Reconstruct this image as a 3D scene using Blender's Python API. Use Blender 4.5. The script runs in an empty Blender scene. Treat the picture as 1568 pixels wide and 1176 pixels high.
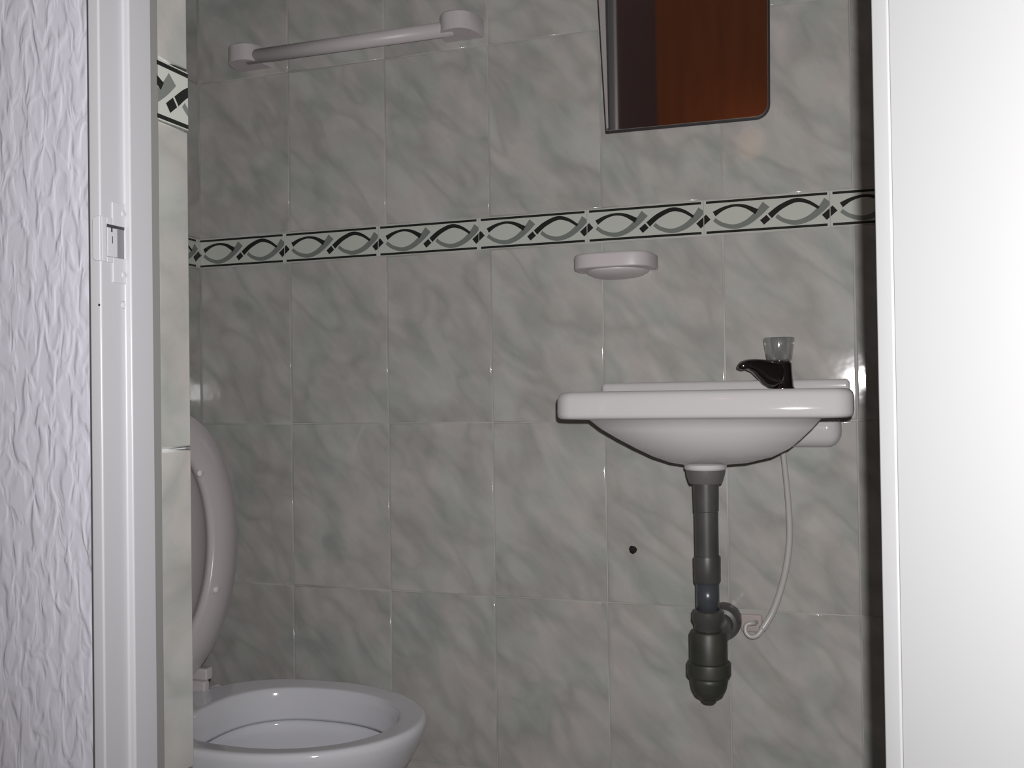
import bpy, bmesh, math, random
from mathutils import Vector, Matrix, noise

random.seed(7)
sc = bpy.context.scene
C = sc.collection
R = math.radians

# ------------------------------------------------------------------ camera
CAMZ = 0.88
yaw, pitch, roll = 0.33334084, 0.01293208, -0.01446919
fwd = Vector((-math.sin(yaw) * math.cos(pitch), math.cos(yaw) * math.cos(pitch), math.sin(pitch)))
rgt = Vector((math.cos(yaw), math.sin(yaw), 0))
upv = rgt.cross(fwd)
r2 = math.cos(roll) * rgt + math.sin(roll) * upv
u2 = -math.sin(roll) * rgt + math.cos(roll) * upv
cam_d = bpy.data.cameras.new('camera')
cam_d.sensor_width = 36.0
cam_d.lens = 36.0 * 1530.0 / 1568.0
cam_d.clip_start = 0.02
cam = bpy.data.objects.new('camera', cam_d)
C.objects.link(cam)
cm = Matrix((r2, u2, -fwd)).transposed().to_4x4()
cm.translation = Vector((0, 0, CAMZ))
cam.matrix_world = cm
sc.camera = cam

# ------------------------------------------------------------------ world, lights, exposure
w = bpy.data.worlds.new('world')
sc.world = w
w.use_nodes = True
w.node_tree.nodes['Background'].inputs[0].default_value = (1.0, 0.9, 0.9, 1)
w.node_tree.nodes['Background'].inputs[1].default_value = 0.155

fl = bpy.data.lights.new('camera_flash', 'SPOT')        # the phone's flash: a few cm right of and above the lens
fl.energy = 52.0
fl.shadow_soft_size = 0.006
fl.spot_size = R(138)
fl.spot_blend = 1.0
fl.color = (1.0, 0.985, 0.98)
flo = bpy.data.objects.new('camera_flash', fl)
C.objects.link(flo)
fm = Matrix((r2, u2, -fwd)).transposed().to_4x4()
fm.translation = Vector((0, 0, CAMZ)) + r2 * 0.0175 + u2 * 0.036
fm = fm @ Matrix.Rotation(R(-14), 4, 'Y') @ Matrix.Rotation(R(9), 4, 'X')    # its beam is strongest towards the upper right of the view
flo.matrix_world = fm

hl = bpy.data.lights.new('wardrobe_fill', 'POINT')          # weak warm fill added behind the camera, tints the mirrored wood
hl.energy = 0.45
hl.shadow_soft_size = 0.05
hl.color = (1.0, 0.55, 0.25)
hlo = bpy.data.objects.new('wardrobe_fill', hl)
hlo.location = (-0.40, -0.78, 1.86)
C.objects.link(hlo)

sc.view_settings.view_transform = 'Standard'
sc.view_settings.look = 'None'
sc.view_settings.gamma = 1.0
sc.view_settings.use_curve_mapping = False
sc.view_settings.exposure = 0.0
sc.cycles.sample_clamp_indirect = 4.0
sc.cycles.max_bounces = 10

# ------------------------------------------------------------------ materials
def mat(name, col, rough=0.5, metal=0.0, **kw):
    m = bpy.data.materials.new(name)
    m.use_nodes = True
    b = m.node_tree.nodes['Principled BSDF']
    b.inputs['Base Color'].default_value = (*col, 1)
    b.inputs['Roughness'].default_value = rough
    b.inputs['Metallic'].default_value = metal
    for k, v in kw.items():
        b.inputs[k.replace('_', ' ')].default_value = v
    return m

def nodes(m):
    return m.node_tree.nodes, m.node_tree.links, m.node_tree.nodes['Principled BSDF']

def add_bump(m, scale, strength, dist=0.001, detail=3.0, coords=(1, 1, 1), distortion=0.0, lowfreq=None):
    N, L, b = nodes(m)
    g = N.new('ShaderNodeNewGeometry')
    mp = N.new('ShaderNodeMapping'); mp.inputs['Scale'].default_value = coords
    L.new(g.outputs['Position'], mp.inputs['Vector'])
    n = N.new('ShaderNodeTexNoise'); n.inputs['Scale'].default_value = scale
    n.inputs['Detail'].default_value = detail; n.inputs['Distortion'].default_value = distortion
    L.new(mp.outputs[0], n.inputs['Vector'])
    bp = N.new('ShaderNodeBump'); bp.inputs['Strength'].default_value = strength; bp.inputs['Distance'].default_value = dist
    L.new(n.outputs[0], bp.inputs['Height']); L.new(bp.outputs[0], b.inputs['Normal'])
    return m

def add_tint(m, c1, c2, scale, detail=4.0):
    N, L, b = nodes(m)
    g = N.new('ShaderNodeNewGeometry')
    n = N.new('ShaderNodeTexNoise'); n.inputs['Scale'].default_value = scale; n.inputs['Detail'].default_value = detail
    L.new(g.outputs['Position'], n.inputs['Vector'])
    r = N.new('ShaderNodeValToRGB')
    r.color_ramp.elements[0].position = 0.35; r.color_ramp.elements[0].color = (*c1, 1)
    r.color_ramp.elements[1].position = 0.65; r.color_ramp.elements[1].color = (*c2, 1)
    L.new(n.outputs[0], r.inputs[0]); L.new(r.outputs[0], b.inputs['Base Color'])
    return m

def marble_material():
    m = mat('grey_green_marbled_tile', (0.5, 0.5, 0.47), 0.075, Specular_IOR_Level=0.22)
    N, L, b = nodes(m)
    g = N.new('ShaderNodeNewGeometry')
    oi = N.new('ShaderNodeObjectInfo')
    mul = N.new('ShaderNodeVectorMath'); mul.operation = 'SCALE'
    comb = N.new('ShaderNodeCombineXYZ')
    for i in range(3): L.new(oi.outputs['Random'], comb.inputs[i])
    L.new(comb.outputs[0], mul.inputs[0]); mul.inputs['Scale'].default_value = 23.0
    add = N.new('ShaderNodeVectorMath'); add.operation = 'ADD'
    L.new(g.outputs['Position'], add.inputs[0]); L.new(mul.outputs[0], add.inputs[1])
    # stretch along a falling diagonal, so that the veins lean
    mp = N.new('ShaderNodeMapping'); mp.inputs['Rotation'].default_value = (0, R(-48), 0)
    L.new(add.outputs[0], mp.inputs['Vector'])
    mp2 = N.new('ShaderNodeMapping'); mp2.inputs['Scale'].default_value = (1.0, 1.0, 2.1)
    L.new(mp.outputs[0], mp2.inputs['Vector'])
    n1 = N.new('ShaderNodeTexNoise'); n1.inputs['Scale'].default_value = 11.0; n1.inputs['Detail'].default_value = 5.0
    n1.inputs['Roughness'].default_value = 0.55; n1.inputs['Distortion'].default_value = 0.35
    L.new(mp2.outputs[0], n1.inputs['Vector'])
    r1 = N.new('ShaderNodeValToRGB')
    e = r1.color_ramp.elements
    e[0].position = 0.34; e[0].color = (0.42, 0.43, 0.415, 1)
    e[1].position = 0.66; e[1].color = (0.54, 0.532, 0.517, 1)
    k = e.new(0.48); k.color = (0.48, 0.477, 0.462, 1)
    L.new(n1.outputs[0], r1.inputs[0])
    # thin darker veins: ridges of a second noise
    n2 = N.new('ShaderNodeTexNoise'); n2.inputs['Scale'].default_value = 6.0; n2.inputs['Detail'].default_value = 2.0
    n2.inputs['Distortion'].default_value = 0.4
    L.new(mp2.outputs[0], n2.inputs['Vector'])
    sub = N.new('ShaderNodeMath'); sub.operation = 'SUBTRACT'; sub.inputs[1].default_value = 0.5
    ab = N.new('ShaderNodeMath'); ab.operation = 'ABSOLUTE'
    L.new(n2.outputs[0], sub.inputs[0]); L.new(sub.outputs[0], ab.inputs[0])
    r2_ = N.new('ShaderNodeValToRGB')
    r2_.color_ramp.elements[0].position = 0.0; r2_.color_ramp.elements[0].color = (0.84, 0.85, 0.842, 1)
    r2_.color_ramp.elements[1].position = 0.10; r2_.color_ramp.elements[1].color = (1, 1, 1, 1)
    L.new(ab.outputs[0], r2_.inputs[0])
    mx = N.new('ShaderNodeMix'); mx.data_type = 'RGBA'; mx.blend_type = 'MULTIPLY'; mx.inputs[0].default_value = 1.0
    L.new(r1.outputs[0], mx.inputs[6]); L.new(r2_.outputs[0], mx.inputs[7])
    # broad green / rose tint
    n3 = N.new('ShaderNodeTexNoise'); n3.inputs['Scale'].default_value = 11.0
    L.new(add.outputs[0], n3.inputs['Vector'])
    r3 = N.new('ShaderNodeValToRGB')
    r3.color_ramp.elements[0].position = 0.38; r3.color_ramp.elements[0].color = (0.97, 0.995, 0.97, 1)
    r3.color_ramp.elements[1].position = 0.62; r3.color_ramp.elements[1].color = (1.035, 0.98, 0.97, 1)
    L.new(n3.outputs[0], r3.inputs[0])
    mx2 = N.new('ShaderNodeMix'); mx2.data_type = 'RGBA'; mx2.blend_type = 'MULTIPLY'; mx2.inputs[0].default_value = 1.0
    L.new(mx.outputs[2], mx2.inputs[6]); L.new(r3.outputs[0], mx2.inputs[7])
    L.new(mx2.outputs[2], b.inputs['Base Color'])
    nb = N.new('ShaderNodeTexNoise'); nb.inputs['Scale'].default_value = 30.0; nb.inputs['Detail'].default_value = 2.0
    L.new(add.outputs[0], nb.inputs['Vector'])
    bp = N.new('ShaderNodeBump'); bp.inputs['Strength'].default_value = 0.07; bp.inputs['Distance'].default_value = 0.003
    L.new(nb.outputs[0], bp.inputs['Height']); L.new(bp.outputs[0], b.inputs['Normal'])
    return m

def stucco_material():
    m = mat('white_drip_stucco', (0.615, 0.615, 0.69), 0.35)
    N, L, b = nodes(m)
    g = N.new('ShaderNodeNewGeometry')
    mp = N.new('ShaderNodeMapping'); mp.inputs['Scale'].default_value = (1.0, 1.0, 0.38)
    L.new(g.outputs['Position'], mp.inputs['Vector'])
    n = N.new('ShaderNodeTexNoise'); n.inputs['Scale'].default_value = 84.0; n.inputs['Detail'].default_value = 1.7
    n.inputs['Roughness'].default_value = 0.42; n.inputs['Distortion'].default_value = 0.7
    L.new(mp.outputs[0], n.inputs['Vector'])
    r = N.new('ShaderNodeValToRGB')
    r.color_ramp.interpolation = 'EASE'
    r.color_ramp.elements[0].position = 0.36; r.color_ramp.elements[1].position = 0.66
    L.new(n.outputs[0], r.inputs[0])
    n2 = N.new('ShaderNodeTexNoise'); n2.inputs['Scale'].default_value = 320.0; n2.inputs['Detail'].default_value = 2.0
    L.new(g.outputs['Position'], n2.inputs['Vector'])
    ma = N.new('ShaderNodeMath'); ma.operation = 'MULTIPLY_ADD'; ma.inputs[1].default_value = 0.12
    L.new(n2.outputs[0], ma.inputs[0]); L.new(r.outputs[0], ma.inputs[2])
    bp = N.new('ShaderNodeBump'); bp.inputs['Strength'].default_value = 0.6; bp.inputs['Distance'].default_value = 0.0017
    L.new(ma.outputs[0], bp.inputs['Height']); L.new(bp.outputs[0], b.inputs['Normal'])
    return m

M_TILE = marble_material()
M_GROUT = add_tint(mat('pale_grout', (0.42, 0.41, 0.38), 0.5), (0.36, 0.355, 0.32), (0.52, 0.51, 0.49), 9.0)
M_BASE = mat('border_glaze', (0.60, 0.62, 0.57), 0.18)
M_DARK = mat('border_dark_print', (0.022, 0.024, 0.022), 0.15)
M_GREY = mat('border_grey_print', (0.21, 0.23, 0.21), 0.2)
M_STUCCO = stucco_material()
M_PLASTER = mat('white_plaster', (0.7, 0.7, 0.72), 0.6)
M_FRAME = add_bump(mat('white_painted_metal_frame', (0.535, 0.535, 0.56), 0.3), 60, 0.06, 0.001)
M_STRIKE = add_bump(mat('painted_strike_plate', (0.585, 0.585, 0.62), 0.32), 120, 0.10, 0.0006)
M_SLOT = mat('bare_grey_slot', (0.22, 0.22, 0.23), 0.5)
M_GAP_CHIPS = mat('gap_shade_and_chips', (0.05, 0.05, 0.05), 0.5)
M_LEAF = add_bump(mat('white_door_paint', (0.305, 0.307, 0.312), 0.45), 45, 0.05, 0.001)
M_CERAMIC = mat('white_ceramic', (0.67, 0.645, 0.655), 0.06)
M_BOWL = mat('toilet_ceramic', (0.70, 0.70, 0.74), 0.09)
M_SEAT = mat('toilet_seat_plastic', (0.60, 0.55, 0.56), 0.25)
M_PLASTIC = mat('white_fixture_plastic', (0.64, 0.59, 0.60), 0.38)
M_PIPE = add_tint(mat('dark_grey_pvc', (0.07, 0.07, 0.066), 0.4), (0.058, 0.058, 0.055), (0.085, 0.085, 0.08), 18.0)
M_NUT = mat('mid_grey_nut', (0.15, 0.145, 0.14), 0.4)
M_PIPE2 = mat('dark_blue_grey_tube', (0.075, 0.08, 0.095), 0.28, 0.15)
M_TRAP = add_tint(mat('olive_grey_pvc', (0.06, 0.06, 0.05), 0.45), (0.038, 0.040, 0.032), (0.058, 0.058, 0.046), 20.0)
M_HOSE = mat('pale_grey_hose', (0.55, 0.53, 0.51), 0.3)
M_TAP = mat('dark_chrome', (0.16, 0.145, 0.145), 0.14, 1.0)
M_KNOB = mat('clear_grey_acrylic', (0.48, 0.49, 0.47), 0.13, Transmission_Weight=0.7, IOR=1.6, Coat_Weight=0.6, Coat_Roughness=0.12)
M_CHROME = mat('chrome', (0.7, 0.7, 0.7), 0.12, 1.0)
M_MIRROR = mat('silvered_glass', (0.82, 0.80, 0.78), 0.03, 1.0)
M_MBACK = mat('mirror_back_edge', (0.02, 0.015, 0.015), 0.5)
M_STRIP = mat('pale_edge_strip', (0.42, 0.39, 0.39), 0.35)
M_HOLE_SHADE = mat('hole_shade', (0.012, 0.009, 0.008), 0.8)  # near-black colour standing in for the shade inside holes
M_FLOOR = add_tint(mat('floor_tile', (0.35, 0.34, 0.33), 0.3), (0.30, 0.29, 0.28), (0.40, 0.39, 0.38), 12.0)
M_CEIL = mat('ceiling_white', (0.45, 0.44, 0.43), 0.7)
M_SEAL = mat('grey_sealant', (0.26, 0.26, 0.25), 0.6)
M_WATER = mat('water', (0.8, 0.85, 0.85), 0.02, Transmission_Weight=0.9, IOR=1.33)
M_HALLWALL = mat('hall_dark_wall', (0.22, 0.15, 0.14), 0.7)
M_RUBBER = mat('white_rubber', (0.8, 0.78, 0.78), 0.4)

def wood_material():
    m = mat('reddish_wood', (0.30, 0.09, 0.03), 0.4)
    N, L, b = nodes(m)
    g = N.new('ShaderNodeNewGeometry')
    mp = N.new('ShaderNodeMapping'); mp.inputs['Scale'].default_value = (14, 14, 1.2)
    L.new(g.outputs['Position'], mp.inputs['Vector'])
    n = N.new('ShaderNodeTexNoise'); n.inputs['Scale'].default_value = 2.0; n.inputs['Detail'].default_value = 6.0
    L.new(mp.outputs[0], n.inputs['Vector'])
    r = N.new('ShaderNodeValToRGB')
    r.color_ramp.elements[0].color = (0.20, 0.055, 0.015, 1); r.color_ramp.elements[1].color = (0.42, 0.13, 0.04, 1)
    L.new(n.outputs[0], r.inputs[0]); L.new(r.outputs[0], b.inputs['Base Color'])
    return m
M_WOOD = wood_material()

# ------------------------------------------------------------------ helpers
def link(name, me, parent=None):
    o = bpy.data.objects.new(name, me)
    C.objects.link(o)
    if parent is not None: o.parent = parent
    return o

def mesh(name, verts, faces, mats, idx=None, smooth=False):
    me = bpy.data.meshes.new(name)
    me.from_pydata([tuple(v) for v in verts], [], faces)
    for m in (mats if isinstance(mats, (list, tuple)) else [mats]): me.materials.append(m)
    if idx: me.polygons.foreach_set('material_index', idx)
    if smooth: me.polygons.foreach_set('use_smooth', [True] * len(me.polygons))
    me.update()
    return me

def tag(o, label, cat, group=None, kind=None):
    o['label'] = label; o['category'] = cat
    if group: o['group'] = group
    if kind: o['kind'] = kind
    return o

def empty(name, loc):
    o = bpy.data.objects.new(name, None); o.empty_display_size = 0.05
    C.objects.link(o); o.location = loc
    return o

def put(name, me, root):
    """part whose mesh is in world coordinates, under a root Empty"""
    o = link(name, me, root)
    p, off = root, Vector((0, 0, 0))
    while p is not None:
        off += p.location; p = p.parent
    o.location = -off
    return o

def box_vf(x0, x1, y0, y1, z0, z1):
    v = [(x0, y0, z0), (x1, y0, z0), (x1, y1, z0), (x0, y1, z0), (x0, y0, z1), (x1, y0, z1), (x1, y1, z1), (x0, y1, z1)]
    f = [(0, 3, 2, 1), (4, 5, 6, 7), (0, 1, 5, 4), (1, 2, 6, 5), (2, 3, 7, 6), (3, 0, 4, 7)]
    return v, f

def boxes(name, lst, m, bevel=0.0, seg=2):
    V, F = [], []
    for b in lst:
        v, f = box_vf(*b); n = len(V); V += v; F += [tuple(i + n for i in q) for q in f]
    me = mesh(name, V, F, m)
    if bevel: me = bevelled(me, bevel, seg)
    return me

def bevelled(me, width, seg=2, angle=R(30)):
    bm = bmesh.new(); bm.from_mesh(me)
    es = [e for e in bm.edges if len(e.link_faces) == 2 and e.calc_face_angle(0) > angle]
    bmesh.ops.bevel(bm, geom=es, offset=width, segments=seg, profile=0.5, affect='EDGES', clamp_overlap=True)
    for f in bm.faces: f.smooth = True
    bm.to_mesh(me); bm.free()
    return weighted(me)

def weighted(me):
    """vertex normals weighted by face area: large faces stay flat, the rounded edges blend"""
    nv = [Vector((0, 0, 0)) for _ in me.vertices]
    for p in me.polygons:
        for v in p.vertices: nv[v] += p.normal * p.area
    me.normals_split_custom_set_from_vertices([tuple(n.normalized()) if n.length > 0 else (0, 0, 1) for n in nv])
    return me

def rings_mesh(name, rings, m, cap0=True, cap1=True, smooth=True, closed=True):
    """loft through rings (lists of equal point count)"""
    n = len(rings[0]); V = [p for r in rings for p in r]; F = []
    for k in range(len(rings) - 1):
        for i in range(n if closed else n - 1):
            j = (i + 1) % n
            F.append((k * n + i, k * n + j, (k + 1) * n + j, (k + 1) * n + i))
    if cap0: F.append(tuple(reversed(range(n))))
    if cap1: F.append(tuple((len(rings) - 1) * n + i for i in range(n)))
    me = mesh(name, V, F, m, smooth=smooth)
    bm = bmesh.new(); bm.from_mesh(me); bmesh.ops.recalc_face_normals(bm, faces=bm.faces)
    bm.to_mesh(me); bm.free()
    return me

def lathe(name, cx, cy, prof, m, n=40, smooth=True):
    """profile of (r, z) turned around a vertical axis; sharp corners doubled by the caller"""
    return rings_mesh(name, [[(cx + r * math.cos(2 * math.pi * i / n), cy + r * math.sin(2 * math.pi * i / n), z) for i in range(n)] for r, z in prof], m, smooth=smooth)

def sharp(me, angle=35):
    me.set_sharp_from_angle(angle=R(angle))
    return me

def tube(name, pts, rad, m, n=16, res=8):
    """tube along a Catmull-Rom curve; rad a number or one per point"""
    P = [Vector(p) for p in pts]
    rr = rad if isinstance(rad, (list, tuple)) else [rad] * len(P)
    path, rads = [], []
    for i in range(len(P) - 1):
        p0, p1, p2, p3 = P[max(i - 1, 0)], P[i], P[i + 1], P[min(i + 2, len(P) - 1)]
        for k in range(res):
            t = k / res
            path.append(0.5 * (2 * p1 + (p2 - p0) * t + (2 * p0 - 5 * p1 + 4 * p2 - p3) * t * t + (3 * p1 - p0 - 3 * p2 + p3) * t ** 3))
            rads.append(rr[i] * (1 - t) + rr[i + 1] * t)
    path.append(P[-1]); rads.append(rr[-1])
    rings, nrm = [], None
    for i, p in enumerate(path):
        t = (path[min(i + 1, len(path) - 1)] - path[max(i - 1, 0)]).normalized()
        if nrm is None:
            nrm = t.orthogonal().normalized()
        nrm = (nrm - t * nrm.dot(t)).normalized()
        bn = t.cross(nrm)
        rings.append([p + (nrm * math.cos(a) + bn * math.sin(a)) * rads[i] for a in [2 * math.pi * k / n for k in range(n)]])
    return rings_mesh(name, rings, m)

def rrect(x0, x1, y0, y1, rf, rb, n=10):
    """rounded rectangle, corner radius rf at the front (low y), rb at the back; counter-clockwise points"""
    pts = []
    for cx, cy, r, a0 in ((x1 - rf, y0 + rf, rf, -90), (x1 - rb, y1 - rb, rb, 0), (x0 + rb, y1 - rb, rb, 90), (x0 + rf, y0 + rf, rf, 180)):
        for k in range(n):
            a = R(a0 + 90 * k / (n - 1)); pts.append((cx + r * math.cos(a), cy + r * math.sin(a)))
    return pts

# ------------------------------------------------------------------ setting: the bathroom shell
D = 1.63444          # back wall face
XL = -1.2035         # left bathroom wall face
XR = 0.1985          # right bathroom wall face
YF, YB = 0.667, 0.80  # hall face and bathroom face of the front wall
XO, XP = -0.600, 0.057  # opening in the front wall
HT = 2.34
P = 0.20028          # tile pitch across
V0 = -1.00329        # a vertical joint
R1 = 0.8361          # a horizontal joint
BB0, BB1 = R1 + 0.302, 1.1950   # border course
BZ_LO, BZ_HI = 1.1419, 1.19075  # the two dark lines
TT = 0.008           # tile thickness
G = 0.0012           # joint depth

rows = [(0.0, R1 - 0.604), (R1 - 0.604, R1 - 0.302), (R1 - 0.302, R1), (R1, BB0)]
z = BB1
while z < HT - 0.01:
    rows.append((z, min(z + 0.302, HT))); z += 0.302

_tiles = {}
def tile_mesh(wd, ht, hole=None):
    key = (round(wd, 4), round(ht, 4), hole)
    if key in _tiles: return _tiles[key]
    a, b = wd / 2 - 0.0009, ht / 2 - 0.0009
    V, F = [], []
    lay = [(0.0022, 0.0), (0.0011, 0.00022), (0.0004, 0.0008), (0.0, 0.0019), (0.0, TT)]
    for ins, y in lay:
        V += [(-a + ins, y, -b + ins), (a - ins, y, -b + ins), (a - ins, y, b - ins), (-a + ins, y, b - ins)]
    if hole is None:
        F.append((0, 1, 2, 3))
    else:
        hx, hz, hr = hole; n = 32; base = len(V)
        A, B = a - lay[0][0], b - lay[0][0]
        for k in range(n):          # points where rays from the hole meet the tile's edge, then the hole's rim, then its inside
            t = 2 * math.pi * (k + 0.5) / n; dx, dz = math.cos(t), math.sin(t)
            s = min(((A - hx) / dx if dx > 0 else (-A - hx) / dx), ((B - hz) / dz if dz > 0 else (-B - hz) / dz))
            V.append((hx + dx * s, 0.0, hz + dz * s))
        for y in (0.0, TT):
            for k in range(n):
                t = 2 * math.pi * (k + 0.5) / n
                jag = hr * (1 + 0.06 * math.sin(3 * t + 1) + 0.04 * math.sin(7 * t))
                V.append((hx + math.cos(t) * jag, y, hz + math.sin(t) * jag))
        for k in range(n):
            j = (k + 1) % n
            F.append((base + k, base + j, base + n + j, base + n + k))
            F.append((base + n + k, base + n + j, base + 2 * n + j, base + 2 * n + k))
            p0, p1 = V[base + k], V[base + j]
            if abs(p0[0] - p1[0]) > 1e-6 and abs(p0[2] - p1[2]) > 1e-6:     # close the corner
                cx = A if (p0[0] + p1[0]) > 2 * hx else -A; cz = B if (p0[2] + p1[2]) > 2 * hz else -B
                V.append((cx, 0.0, cz)); F.append((base + k, len(V) - 1, base + j))
    for k in range(len(lay) - 1):
        for i in range(4):
            j = (i + 1) % 4
            F.append((4 * k + i, 4 * (k + 1) + i, 4 * (k + 1) + j, 4 * k + j))
    me = mesh('tile', V, F, M_TILE)
    bm = bmesh.new(); bm.from_mesh(me); bmesh.ops.recalc_face_normals(bm, faces=bm.faces)
    for f in bm.faces: f.smooth = True
    bm.to_mesh(me); bm.free()
    weighted(me)
    _tiles[key] = me
    return me

def place_tile(parent, wd, ht, pos, rz=0.0, hole=None):
    o = link('tile', tile_mesh(wd, ht, hole), parent)
    tilt = 0.0016
    o.location = pos
    o.rotation_euler = (random.uniform(-tilt, tilt), random.uniform(-tilt, tilt) * 0.2, rz + random.uniform(-tilt, tilt))
    return o

# --- border print: convex polygons in (u, v), u along one tile, v 0..1 between the two dark lines
def ribbon(pts, wid):
    out = []
    N = 10; P_ = [Vector((a, b)) for a, b in pts]; cur = []
    for i in range(len(P_) - 1):
        p0, p1, p2, p3 = P_[max(i - 1, 0)], P_[i], P_[i + 1], P_[min(i + 2, len(P_) - 1)]
        for k in range(N):
            t = k / N
            cur.append(0.5 * (2 * p1 + (p2 - p0) * t + (2 * p0 - 5 * p1 + 4 * p2 - p3) * t * t + (3 * p1 - p0 - 3 * p2 + p3) * t ** 3))
    cur.append(P_[-1])
    su = 0.1957 / 0.0488
    L_, Rr = [], []
    for i, p in enumerate(cur):
        q0, q1 = cur[max(i - 1, 0)], cur[min(i + 1, len(cur) - 1)]
        t = Vector(((q1.x - q0.x) * su, q1.y - q0.y)).normalized()
        f = i / (len(cur) - 1); wv = wid(f) if callable(wid) else wid
        n = Vector((-t.y / su, t.x)) * wv / 2
        L_.append(p + n); Rr.append(p - n)
    for i in range(len(cur) - 1):
        out.append([Rr[i], Rr[i + 1], L_[i + 1], L_[i]])
    return out

def border_polys():
    D_, G_ = [], []
    for v in (0.0, 1.0):
        D_.append([Vector((0.02, v - 0.042)), Vector((0.98, v - 0.042)), Vector((0.98, v + 0.042)), Vector((0.02, v + 0.042))])
    # grey ribbons first (they lie below), then dark
    G_ += ribbon([(0.085, 0.42), (0.15, 0.24), (0.25, 0.14), (0.35, 0.25), (0.44, 0.52), (0.505, 0.80)], lambda f: 0.13 + 0.16 * f * f)
    G_ += ribbon([(0.585, 0.40), (0.64, 0.24), (0.735, 0.14), (0.84, 0.25), (0.93, 0.52), (0.985, 0.78)], lambda f: 0.13 + 0.16 * f * f)
    D_ += ribbon([(0.085, 0.60), (0.16, 0.76), (0.25, 0.84), (0.34, 0.78), (0.43, 0.58)], lambda f: 0.17 - 0.10 * math.sin(math.pi * min(1, max(0, f))) + 0.02)
    D_ += ribbon([(0.470, 0.215), (0.522, 0.38)], 0.20)
    D_ += ribbon([(0.532, 0.41), (0.62, 0.68), (0.735, 0.86), (0.83, 0.78), (0.915, 0.56)], lambda f: 0.20 - 0.11 * f)
    D_ += ribbon([(0.955, 0.24), (1.038, 0.52)], 0.23)
    D_ += ribbon([(-0.045, 0.24), (0.038, 0.52)], 0.23)
    return D_, G_
BD, BG = border_polys()

def clip(poly, u0, u1):
    for s, lim in ((1, u0), (-1, -u1)):
        out = []
        for i in range(len(poly)):
            a, b = poly[i], poly[(i + 1) % len(poly)]
            da, db = s * a.x - lim, s * b.x - lim
            if da >= 0: out.append(a)
            if (da >= 0) != (db >= 0): out.append(a + (b - a) * (da / (da - db)))
        poly = out
        if len(poly) < 3: return None
    return poly

BP = 0.1957
def border_mesh(u0, u1):
    """one glazed border tile (or a cut piece of one); origin at the left end, bottom at BB0, front y = 0"""
    g = 0.0002
    x0, x1 = 0.0, (u1 - u0) * BP
    V, F, I = [], [], []
    z0, z1 = 0.0008, BB1 - BB0 - 0.0008
    for ins, y in [(0.0005, 0.0), (0.0002, 0.0001), (0.0, 0.0006), (0.0, TT)]:
        V += [(x0 + g + ins, y, z0 + ins), (x1 - g - ins, y, z0 + ins), (x1 - g - ins, y, z1 - ins), (x0 + g + ins, y, z1 - ins)]
    F.append((0, 1, 2, 3)); I.append(0)
    for k in range(3):
        for i in range(4):
            j = (i + 1) % 4
            F.append((4 * k + i, 4 * (k + 1) + i, 4 * (k + 1) + j, 4 * k + j)); I.append(0)
    eps = 0.0006 / BP
    for polys, mi, y in ((BG, 2, -0.00008), (BD, 1, -0.00016)):
        for q in polys:
            c = clip(q, u0 + eps, u1 - eps)
            if c is None: continue
            n = len(V)
            V += [((p.x - u0) * BP, y, BZ_LO - BB0 + p.y * (BZ_HI - BZ_LO)) for p in c]
            F.append(tuple(range(n, n + len(c)))); I.append(mi)
    me = mesh('border_tile', V, F, [M_BASE, M_DARK, M_GREY], I)
    return me
_bm = {}
def place_border(parent, u0, u1, pos, rz=0.0):
    k = (round(u0, 3), round(u1, 3))
    if k not in _bm: _bm[k] = border_mesh(u0, u1)
    o = link('border_tile', _bm[k], parent)
    o.location = pos; o.rotation_euler = (0, 0, rz)
    return o

# back wall: backing slab whose face is the joint, tiles proud of it
wb = link('wall_back', boxes('wall_back', [(XL - 0.1, XR + 0.1, D + G, D + 0.12, 0, HT)], M_GROUT))
tag(wb, 'grey-green marbled tile wall behind the washbasin with a patterned border course', 'wall', kind='structure')
cols = [(V0 + (i - 1) * P, V0 + i * P) for i in range(7)]
HOLE = (-0.358, 0.6235, 0.0068)
for (x0, x1) in cols:
    x0, x1 = max(x0, XL), min(x1, XR)
    for (z0, z1) in rows:
        hole = None
        if x0 < HOLE[0] < x1 and z0 < HOLE[1] < z1:
            hole = (HOLE[0] - (x0 + x1) / 2, HOLE[1] - (z0 + z1) / 2, HOLE[2])
        place_tile(wb, x1 - x0, z1 - z0, ((x0 + x1) / 2, D, (z0 + z1) / 2), hole=hole)
hp = link('pipe_hole_shade', lathe('pipe_hole_shade', 0, 0, [(0.0085, 0.0), (0.0085, 0.0003), (0.0005, 0.0003)], M_HOLE_SHADE, 20), wb)  # black disc paints the dark inside the drilled hole
hp.location = (HOLE[0], D + G - 0.0001, HOLE[1]); hp.rotation_euler = (R(90), 0, 0)
BX0 = -0.0363
for k in range(-6, 2):
    a, b = BX0 + k * BP, BX0 + (k + 1) * BP
    u0 = max(0.0, (XL - a) / BP); u1 = min(1.0, (XR - a) / BP)
    if u1 - u0 > 0.01: place_border(wb, u0, u1, (a + u0 * BP, D, BB0))

# left bathroom wall
wl = link('wall_left', boxes('wall_left', [(XL - 0.12, XL - G, YB, D, 0, HT)], M_GROUT))
tag(wl, 'tiled side wall behind the toilet, a dark sliver beside the door reveal', 'wall', kind='structure')
y1 = D
while y1 > YB + 0.01:
    y0 = max(y1 - P, YB)
    for (z0, z1) in rows:
        place_tile(wl, y1 - y0, z1 - z0, (XL, (y0 + y1) / 2, (z0 + z1) / 2), R(90))
    y1 = y0
y1 = D
first = True
while y1 > YB + 0.01:
    u0 = 0.0
    ln = 0.10 if first else BP
    y0 = max(y1 - ln, YB)
    u1 = 1.045 if first else 1.0
    uu0 = u1 - (y1 - y0) / BP
    place_border(wl, uu0, u1, (XL, y0, BB0), R(90))
    y1 = y0; first = False

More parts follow.
